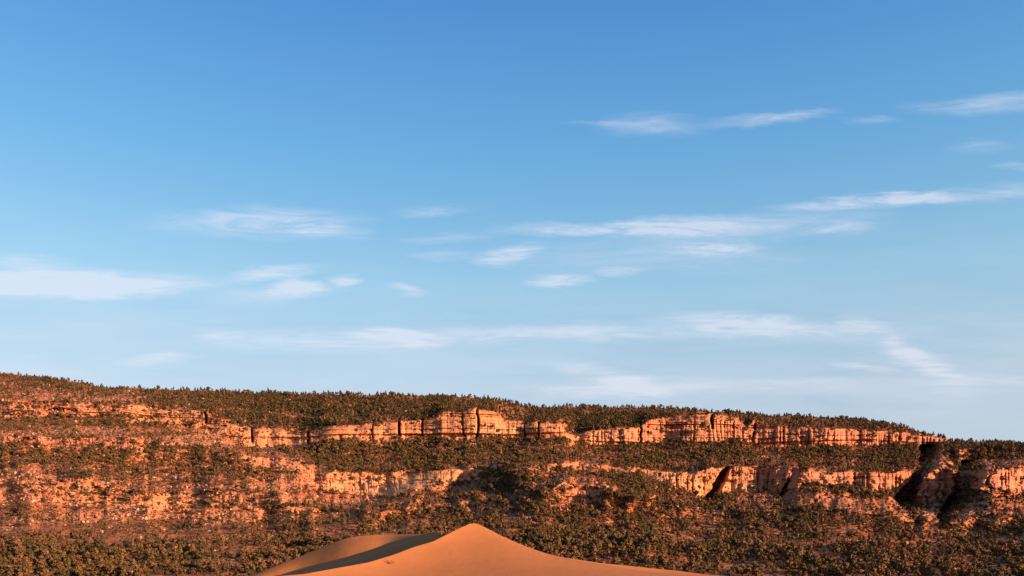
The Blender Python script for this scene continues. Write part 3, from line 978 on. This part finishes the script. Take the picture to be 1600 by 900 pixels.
def rock_geom(rs, flat):
    # chunky angular block from a jittered, chamfered box
    base = []
    for z in (0, 0.45, 1):
        for i in range(7):
            a = 2 * math.pi * i / 7 + rs.uniform(-0.25, 0.25)
            r = (0.62, 0.66, 0.42)[0 if z == 0 else 1 if z == 0.45 else 2] * rs.uniform(0.8, 1.15)
            base.append((r * math.cos(a), r * math.sin(a) * 0.8, (z * 0.9 - 0.25) * flat + rs.uniform(-0.05, 0.05)))
    base.append((0.03, 0, 0.72 * flat))
    Fc = []
    for k in range(2):
        for i in range(7):
            j = (i + 1) % 7
            Fc.append((7 * k + i, 7 * k + j, 7 * k + 7 + j)); Fc.append((7 * k + i, 7 * k + 7 + j, 7 * k + 7 + i))
    for i in range(7):
        Fc.append((14 + i, 14 + (i + 1) % 7, 21))
    return base, Fc


rs = np.random.default_rng(99)
JUN, PINE, BUSH, ROCKS = [], [], [], []
for i in range(5):
    cv, cf = crown_geom(rs, 'jun'); tv, tf = trunk_geom(rs, 'jun')
    JUN.append((bm_to_mesh("juniper_crown", cv, cf, [M_JUN]), bm_to_mesh("juniper_trunk", tv, tf, [M_BARK]), (cv, cf, tv, tf)))
for i in range(3):
    cv, cf = crown_geom(rs, 'pine'); tv, tf = trunk_geom(rs, 'pine')
    PINE.append((bm_to_mesh("pine_crown", cv, cf, [M_PINE]), bm_to_mesh("pine_trunk", tv, tf, [M_BARK]), (cv, cf, tv, tf)))
for i in range(3):
    cv, cf = crown_geom(rs, 'brush')
    BUSH.append(bm_to_mesh("brush", cv, cf, [M_BUSH]))
for i in range(5):
    v, f = rock_geom(rs, (0.55, 0.9, 0.7, 1.1, 0.4)[i])
    ROCKS.append(bm_to_mesh("boulder", v, f, [M_ROCK]))


def whole(parts, mat):
    cv, cf, tv, tf = parts
    n = len(cv)
    me = bm_to_mesh("tree_whole", list(cv) + list(tv), list(cf) + [tuple(i + n for i in f) for f in tf], [mat, M_BARK],
                    [0] * len(cf) + [1] * len(tf))
    return me


# ---- where things stand: sample the terrain grid by picture area and density
gX, gY, gZ = P[..., 0], P[..., 1], P[..., 2]
gu = CX + gX / gY * F
gy = YH - gZ / gY * F
cellw = (gu[:-1, 1:] - gu[:-1, :-1])
cellh = np.clip(gy[:-1, :-1] - gy[1:, :-1], 0.0, 3)
scr = np.clip(cellw, 0, 12) * cellh
cu = gu[:-1, :-1]; cy = gy[:-1, :-1]; cd = gY[:-1, :-1]; cc = CC[:-1, :-1]; cs = segmap[:-1, :-1]; crk = rocky[:-1, :-1]
ccov = ((coveA + coveB + rav) < -5)[:-1, :-1]
inx = (cu > -330) & (cu < 1930)

patch = sstep(-0.35, 0.25, np.where(cu < 560, fbm(cu / 90, cy / 8, 4, seed=101), fbm(cu / 38, cy / 13, 4, seed=101)))
strip_ = np.zeros_like(cu)
for (x0_, x1_, yc, hw, amt) in [(-400, 260, 664, 9, 1.0), (-400, 400, 718, 18, 1.0), (170, 420, 742, 9, .7), (-400, 200, 606, 14, .9)]:
    strip_ += amt * (1 - sstep(x1_ - 40, x1_ + 10, cu)) * np.exp(-((cy - yc) / hw) ** 2)
den = np.ones_like(cu) * 0.6
lf = np.interp(cu, [-400, 0, 330, 460, 640, 760, 2000], [0.4, 0.4, 0.4, 0.5, 0.9, 1, 1])
den = np.where(cs == 0, 1.0, den)
den = np.where(cs == 1, np.interp(cy, [780, 825, 860], [0.48, 0.72, 1.0]) * lf, den)
den = np.where(cs == 3, 0.75 * lf, den)
den = np.where(cs == 5, np.interp(cu, [0, 420, 470, 2000], [0.62, 0.62, 1.0, 0.95]), den)
den = np.where(cs == 7, np.interp(cu, [0, 190, 260, 2000], [0.7, 0.8, 1.3, 1.3]), den)
den = den * (0.22 + 0.9 * patch) + strip_ * 0.30
den = den + np.where((cs == 0) & (cu > 740), 0.35, 0)
den = np.where(cs == 7, den + 0.4 * (cu > 230), np.where((cs == 5) & (cu > 440), den + 0.22, den * np.where(cs == 5, 0.8, 1)))
den = np.where(cc > 0.12, np.where(cu < 380, 0.32, 0.06) + 0.15 * (cc < 0.4), den)
den = den * (1 - 0.72 * crk)
den = np.where(ccov, den * 0.25, den)
# dark dense groves and open sandy clearings the photograph shows
for (x_, y_, rx, ry, amt) in [(800, 738, 55, 20, 2.0), (690, 790, 90, 28, 0.8), (960, 840, 60, 22, 1.2), (860, 850, 50, 14, .8), (1575, 797, 60, 26, 2.2), (1500, 712, 40, 10, .8),
                              (150, 870, 90, 25, .8), (470, 835, 70, 22, .6), (510, 710, 60, 16, 0.8), (1005, 764, 62, 20, 1.8), (1560, 702, 60, 9, 1.5), (1240, 810, 60, 22, .5),
                              (910, 768, 38, 14, -0.8), (1150, 888, 50, 8, -0.9), (1500, 832, 42, 7, -0.9), (205, 882, 34, 14, -0.8), (80, 790, 80, 26, -0.5),
                              (300, 770, 120, 18, -0.35), (560, 800, 80, 18, -0.35), (1320, 745, 60, 8, -0.6), (430, 722, 40, 8, -.7)]:
    den = den * (1 + amt * np.exp(-((cu - x_) / rx) ** 2 - ((cy - y_) / ry) ** 2))
szn = 0.62 + 0.8 * np.clip(0.5 + 0.9 * fbm(cu / 24, cy / 14, 3, seed=131), 0, 1)
treeh = szn * np.where(cs == 0, 5.2 * np.interp(cy, [850, 885], [1, 1.25]), np.where(cs <= 3, 4.6, np.where(cs == 5, 4.8, 5.0))) * np.interp(cu, [0, 400, 620, 1600], [0.76, 0.78, 1, 1])
tpx = treeh / cd * F
w_tree = np.where(inx, scr * np.clip(den, 0, None) / tpx ** 2, 0)


def sample(w, n, seed):
    r_ = np.random.default_rng(seed)
    p = (w / w.sum()).ravel()
    idx = r_.choice(p.size, size=n, p=p)
    i, j = np.unravel_index(idx, w.shape)
    a = r_.random(n)[:, None]; b = r_.random(n)[:, None]
    p00 = P[i, j]; p01 = P[i, j + 1]; p10 = P[i + 1, j]; p11 = P[i + 1, j + 1]
    pos = (p00 * (1 - a) + p01 * a) * (1 - b) + (p10 * (1 - a) + p11 * a) * b
    return i, j, pos


print('tree weight', w_tree.sum())
NT_ = int(w_tree.sum() * 4.8)
ti, tj, tpos = sample(w_tree, NT_, 5)
print('trees', NT_)
# nothing grows out of the dunes in front
tsz = treeh[ti, tj] * rng.lognormal(-0.05, 0.40, NT_)
tsz = np.clip(tsz, 1.8, 10.5)
tu = CX + tpos[:, 0] / tpos[:, 1] * F
ty = YH - tpos[:, 2] / tpos[:, 1] * F
tseg = cs[ti, tj].astype(int)
trot = rng.uniform(0, 6.283, NT_)
tvar = rng.integers(0, 5, NT_)
is_pine = (rng.random(NT_) < np.where(tseg == 7, 0.65, np.where(tseg == 5, 0.12, 0.03)))
tpxs = tsz / tpos[:, 1] * F

# pines standing along the skyline of the mesas
sk_u = np.concatenate([rng.uniform(165, 840, 46), rng.uniform(850, 1110, 34), rng.uniform(0, 165, 6), rng.uniform(1110, 1420, 18), rng.uniform(1490, 1600, 8)])


def rim_point(u, backd=6.0):
    j = int(np.argmin(np.abs(gu[-1] - u)))
    q = P[-1, j].copy(); q[2] -= 0.4
    return q


# hidden-by-dune test
du_o = np.minimum(crY, np.where(ucol < 710, ouY, 2000))
hid = np.interp(tu, ucol, du_o) < ty - tpxs * 1.0
hid |= (tu < -20) | (tu > 1620) | (ty - tpxs > 900)
order = np.argsort(-(tpxs * np.where(hid, 0, 1)))
chosen = []
taken = []
for q in order:
    if len(chosen) >= 300: break
    chosen.append(q)
chosen_mask = np.zeros(NT_, bool); chosen_mask[chosen] = True


def place_name(u, y, sg):
    """where a spot lies, in terms of the things around it"""
    def pick(tbl):
        for lim, nm in tbl:
            if u < lim: return nm
        return tbl[-1][1]
    if sg == 0 or (sg == 1 and y > 815):
        if y > 872:
            return pick([(90, "in the bottom left corner"), (180, "just left of the bare sandy clearing"), (260, "around the bare sandy clearing at left"),
                         (420, "between the sandy clearing and the dune's low end"), (1140, "along the dune's right tail"), (1240, "by the sandy clearing past the dune's tip"),
                         (1380, "at the valley bottom right of the sandy clearing"), (1500, "at the valley bottom below the deep coves"), (9999, "in the bottom right corner")])
        return pick([(130, "on the brushy flat under the left ledges"), (260, "above the sandy clearing at left"), (400, "at the foot of the stony left slope"),
                     (545, "beside the shaded dune's low end"), (640, "behind the low rounded dune"), (735, "behind the hollow left of the peak"),
                     (900, "behind the dune ridge falling right of the peak"), (1060, "in the dark grove above the dune's tail"),
                     (1220, "on the flat under the dark ravine"), (1420, "on the flat below the right mesa"), (9999, "on the flat below the small right hill")])
    if sg in (1, 2, 3):
        return pick([(150, "on the stony slope at the left edge"), (330, "midway along the stony left slope"), (480, "on the pale ledges left of centre"),
                     (640, "on the stony slope above the low dune"), (1000, "on the brushy spur above the dune peak"),
                     (1250, "under the ravine's fluted buttress"), (1400, "on the slope under the lower red cliff"), (9999, "below the shaded coves at right")])
    if sg in (4, 5):
        return pick([(200, "on the left slope's upper bench"), (400, "on the bench near the rock band's end"), (650, "on the bench under the golden cliff's left half"), (890, "on the bench under the golden cliff's summit"),
                     (1150, "on the bench left of the dark ravine"), (9999, "on the bench right of the dark ravine")])
    return pick([(250, "on the left shoulder's top"), (890, "on top of the left mesa"), (1120, "on the wooded notch between the mesas"), (9999, "on top of the right mesa")])


def size_word(h, hs):
    a, b = np.quantile(hs, [0.33, 0.75])
    return "small" if h < a else ("middle-sized" if h < b else "large")


def thing_tree(q, base, size, rot, kind_, var, label, group):
    name = "juniper_tree" if kind_ == 'jun' else "pine_tree"
    root = link(bpy.data.objects.new(name, None))
    root.empty_display_size = 0.5
    root.location = base; root.rotation_euler = (0, 0, rot); root.scale = (size, size, size)
    lib = JUN if kind_ == 'jun' else PINE
    for nm, me in (("crown", lib[var][0]), ("trunk", lib[var][1])):
        c = link(bpy.data.objects.new(nm, me)); c.parent = root
    tag(root, label, "tree", group)
    return root


ORD = ["first", "second", "third", "fourth", "fifth", "sixth", "seventh", "eighth", "ninth", "tenth", "eleventh", "twelfth"]


def name_each(items, u_of, head_of, place_of):
    """a label for each: look and place, then its order from the left among its likes"""
    cl = {}
    for q in items:
        cl.setdefault((head_of(q), place_of(q)), []).append(q)
    out = {}
    for (hd, pl), qs in cl.items():
        qs.sort(key=u_of)
        for i, q in enumerate(qs):
            if len(qs) == 1: out[q] = f"{hd} {pl}"
            elif i == 0: out[q] = f"leftmost {hd} {pl}"
            elif i == len(qs) - 1: out[q] = f"rightmost {hd} {pl}"
            elif i < 12: out[q] = f"{ORD[i]} {hd} from the left {pl}"
            else: out[q] = f"{hd} {pl}"
    for q in out:
        out[q] = out[q].replace('on the skyline above the golden-capped outcrop at left', 'on the skyline above the left outcrop')
    return out


sel = [int(q) for q in chosen]
hs = tsz[np.array(sel)]
LOOK_J = ["round-topped", "lopsided", "spreading", "narrow", "ragged"]
LOOK_P = ["slim", "leaning", "full"]


def tree_head(q):
    sw = size_word(tsz[q], hs)
    return f"{sw} {LOOK_P[int(tvar[q]) % 3]} pine" if is_pine[q] else f"{sw} {LOOK_J[int(tvar[q])]} juniper"


labs = name_each(sel, lambda q: tu[q], tree_head, lambda q: place_name(tu[q], ty[q], tseg[q]))
for q in sel:
    kd = 'pine' if is_pine[q] else 'jun'
    pl = place_name(tu[q], ty[q], tseg[q])
    thing_tree(q, tpos[q] - np.array([0, 0, 0.15]), tsz[q], trot[q], kd, int(tvar[q]) % (5 if kd == 'jun' else 3), labs[q], "trees " + pl)

sky_places = [(165, "on the high left shoulder of the skyline"), (420, "on the skyline above the golden outcrop"), (640, "on the skyline left of the golden cliff's summit"),
              (850, "on the skyline over the golden cliff's summit"), (980, "on the skyline right of the mesas' notch"),
              (1115, "on the skyline left of the red tower"), (1450, "on the skyline above the right mesa's fluted cliff"), (1700, "on the crest of the small right hill")]
by = {}
for u in sorted(sk_u):
    for lim, nm in sky_places:
        if u < lim:
            by.setdefault(nm, []).append(u); break
sk = []
for nm, us in by.items():
    for u in us:
        h = float(rng.uniform(5.0, 10.5)) if 'small right hill' not in nm else float(rng.uniform(3.5, 5.5))
        sk.append((u, h, int(rng.integers(0, 3)), nm))
skl = name_each(list(range(len(sk))), lambda i: sk[i][0], lambda i: f"{'tall' if sk[i][1] > 8 else 'short'} {LOOK_P[sk[i][2]]} pine", lambda i: sk[i][3])
for i, (u, h, vv, nm) in enumerate(sk):
    thing_tree(None, rim_point(u), h, float(rng.uniform(0, 6.28)), 'pine', vv, skl[i], "pines " + nm)

# ---- everything past the individuals: one instanced object per kind of growth
def scatter(name, protos, pos, size, rot, var, label, category):
    me = bpy.data.meshes.new(name)
    n = len(pos)
    me.vertices.add(n)
    me.vertices.foreach_set("co", np.ascontiguousarray(pos, dtype=np.float32).ravel())
    for k, t, v in (("size", 'FLOAT', size), ("turn", 'FLOAT', rot)):
        at = me.attributes.new(k, t, 'POINT'); at.data.foreach_set("value", np.ascontiguousarray(v, dtype=np.float32))
    at = me.attributes.new("variant", 'INT', 'POINT'); at.data.foreach_set("value", np.ascontiguousarray(var, dtype=np.int32))
    o = link(bpy.data.objects.new(name, me))
    ng = bpy.data.node_groups.new(name + "_scatter", 'GeometryNodeTree')
    ng.interface.new_socket("Geometry", in_out='INPUT', socket_type='NodeSocketGeometry')
    ng.interface.new_socket("Geometry", in_out='OUTPUT', socket_type='NodeSocketGeometry')
    N, L = ng.nodes, ng.links
    gi = N.new('NodeGroupInput'); go = N.new('NodeGroupOutput')
    join = N.new('GeometryNodeJoinGeometry')

    def attr(nm, ty):
        a = N.new('GeometryNodeInputNamedAttribute'); a.data_type = ty; a.inputs['Name'].default_value = nm
        return a.outputs['Attribute']
    sz = attr("size", 'FLOAT'); rt = attr("turn", 'FLOAT'); vr = attr("variant", 'INT')
    cmb = N.new('ShaderNodeCombineXYZ'); L.new(rt, cmb.inputs[2])
    e2r = N.new('FunctionNodeEulerToRotation'); L.new(cmb.outputs[0], e2r.inputs[0])
    sc = N.new('ShaderNodeCombineXYZ')
    for q in range(3): L.new(sz, sc.inputs[q])
    for k, pm in enumerate(protos):
        po = bpy.data.objects.new(name + "_pattern", pm)      # never linked: only feeds the scatter
        oi = N.new('GeometryNodeObjectInfo'); oi.inputs['Object'].default_value = po
        oi.inputs['As Instance'].default_value = True
        iop = N.new('GeometryNodeInstanceOnPoints')
        cmp_ = N.new('FunctionNodeCompare'); cmp_.data_type = 'INT'; cmp_.operation = 'EQUAL'
        L.new(vr, cmp_.inputs[2]); cmp_.inputs[3].default_value = k
        L.new(gi.outputs[0], iop.inputs['Points'])
        L.new(cmp_.outputs[0], iop.inputs['Selection'])
        L.new(oi.outputs['Geometry'], iop.inputs['Instance'])
        L.new(e2r.outputs[0], iop.inputs['Rotation'])
        L.new(sc.outputs[0], iop.inputs['Scale'])
        L.new(iop.outputs[0], join.inputs[0])
    L.new(join.outputs[0], go.inputs[0])
    md = o.modifiers.new("scatter", 'NODES'); md.node_group = ng
    return tag(o, label, category, kind='stuff')


rest = ~chosen_mask
protos = [whole(j[2], M_JUN) for j in JUN] + [whole(j[2], M_PINE) for j in PINE]
v_all = np.where(is_pine, 5 + tvar % 3, tvar)
pz = tpos.copy(); pz[:, 2] -= 0.15
scatter("juniper_woodland", protos, pz[rest], tsz[rest], trot[rest], v_all[rest], "scattered juniper and pine woodland over the slopes and mesa tops", "woodland")

# low brush between the trees
w_b = np.where(inx & (cc < 0.3), scr * (0.7 + 0.6 * den) * (1 - 0.45 * crk) / (1.3 / cd * F) ** 2, 0)
NBu = 48000
bi, bj, bpos = sample(w_b, NBu, 6)
scatter("brush", BUSH, bpos, rng.uniform(0.8, 2.6, NBu) , rng.uniform(0, 6.28, NBu), rng.integers(0, 3, NBu),
        "low dry brush between the junipers on the red slopes", "brush")

# boulders: largest ones are things, the rubble is one object
lb = np.interp(cu, [-400, 0, 330, 520, 640, 760, 1000, 1300, 1450, 1700], [1, 1, 1, .9, .45, .25, .3, .35, .6, .6])
w_r = np.where(inx, scr * (0.15 + crk) * lb * (cc < 0.5) * np.where(cs == 0, 0.25, 1) * np.where(cs >= 7, 0.6, 1) * np.where(ccov, 0.3, 1), 0) / (cd / 1000) ** -2 / 1e0
NRk = 10000
ri, rj, rpos = sample(w_r, NRk, 8)
rsz = np.clip(rng.lognormal(0.35, 0.42, NRk), 0.8, 4.2)
rrot = rng.uniform(0, 6.28, NRk); rvar = rng.integers(0, 5, NRk)
ru = CX + rpos[:, 0] / rpos[:, 1] * F; ry = YH - rpos[:, 2] / rpos[:, 1] * F
rseg = cs[ri, rj].astype(int)
rpx = rsz / rpos[:, 1] * F
rv = (ru > 0) & (ru < 1600) & (ry < 880) & (np.interp(ru, ucol, du_o) > ry)
ro = np.argsort(-(rpx * rv))[:300]
rm = np.zeros(NRk, bool); rm[ro] = True
shape_word = ["slab-like", "blocky", "squat", "upright", "thin"]
rol = [int(q) for q in ro]
qa, qb = np.quantile(rsz[rol], [0.33, 0.75])
rl = name_each(rol, lambda q: ru[q], lambda q: f"{'small' if rsz[q] < qa else 'middling' if rsz[q] < qb else 'big'} {shape_word[rvar[q]]} boulder",
               lambda q: place_name(ru[q], ry[q], rseg[q]))
for q in rol:
    o = link(bpy.data.objects.new("boulder", ROCKS[rvar[q]]))
    o.location = rpos[q]; o.rotation_euler = (0, 0, rrot[q]); o.scale = (rsz[q] * 1.1,) * 3
    tag(o, rl[q], "boulder", "boulders " + place_name(ru[q], ry[q], rseg[q]))
scatter("rubble", ROCKS, rpos[~rm], rsz[~rm], rrot[~rm], rvar[~rm], "loose sandstone rubble strewn over the rocky slopes", "rubble")

# ---- the dead twig lying on the lit face of the dune at x 607, y 878
def on_dune(u, y):
    best = None
    for i in range(8, i_cr):
        j = int(np.argmin(np.abs(ucol - u)))
        for t in (0, 0.25, 0.5, 0.75):
            q = R[i, j] * (1 - t) + R[i + 1, j] * t
            if q[1] < 30: continue
            e = abs(YH - q[2] / q[1] * F - y)
            if best is None or e < best[0]: best = (e, q)
    return best[1]


for (u, y, s, lab) in [(608, 881, 1.15, "small dead bush lying on the lit dune face near the shaded hollow")]:
    b = on_dune(u, y)
    root = link(bpy.data.objects.new("dead_bush", None))
    root.location = b
    tag(root, lab, "dead bush")
    V, Fc = [], []
    tube(V, Fc, (0, 0, -0.1), (-0.15, 0, 0.25), 0.06, 0.045); tube(V, Fc, (-0.15, 0, 0.25), (-0.6, 0.1, 0.75), 0.045, 0.02)
    tube(V, Fc, (0.0, 0, 0.05), (0.55, -0.1, 0.12), 0.05, 0.03); tube(V, Fc, (0.55, -0.1, 0.12), (0.8, -0.05, 0.42), 0.03, 0.012)
    c = link(bpy.data.objects.new("stem", bm_to_mesh("stem", np.array(V) * s, Fc, [M_BARK]))); c.parent = root
    V, Fc = [], []
    for i in range(14):
        a = random.uniform(0, 6.28); r = random.uniform(0.2, 0.75)
        p0 = np.array((random.uniform(-0.3, 0.6), random.uniform(-0.1, 0.1), random.uniform(0.05, 0.4)))
        tube(V, Fc, p0, p0 + np.array((math.cos(a) * 0.3, math.sin(a) * 0.2, random.uniform(0.05, 0.3))), 0.03, 0.012, 4)
    c = link(bpy.data.objects.new("twigs", bm_to_mesh("twigs", np.array(V) * s, Fc, [M_BARK]))); c.parent = root
    c["kind"] = "stuff"

# ---- low shrubs rooted in the sand where the dune runs out into the brush
def lee_point(u, back):
    j = int(np.argmin(np.abs(ucol - u)))
    cols_ = R[i_cr:, j]
    y = cols_[0, 1] + back
    return np.array([np.interp(y, cols_[:, 1], cols_[:, k]) for k in range(3)])


rs2 = np.random.default_rng(12)
spots = [(u, rs2.uniform(2.5, 9)) for u in list(rs2.uniform(800, 900, 6)) + list(rs2.uniform(900, 1090, 16))]
shr = []
for u, bk in spots:
    p = lee_point(u, bk * 0.6)
    shr.append((u, p, float(rs2.uniform(0.8, 1.9)), int(rs2.integers(0, 3))))
LOOK_B = ["tufted", "sprawling", "rounded"]
sl = name_each(list(range(len(shr))), lambda i: shr[i][0], lambda i: f"{'low' if shr[i][2] < 1.35 else 'taller'} {LOOK_B[shr[i][3]]} shrub",
               lambda i: "just behind the dune ridge right of the peak" if shr[i][0] < 900 else "fringing the dune's long right tail")
for i, (u, p, h, v) in enumerate(shr):
    o = link(bpy.data.objects.new("shrub", BUSH[v]))
    o.location = p + np.array([0, 0, -0.08]); o.rotation_euler = (0, 0, float(rs2.uniform(0, 6.28))); o.scale = (h * 1.5, h * 1.5, h * 1.5)
    tag(o, sl[i], "shrub", "shrubs along the dune's right edge")
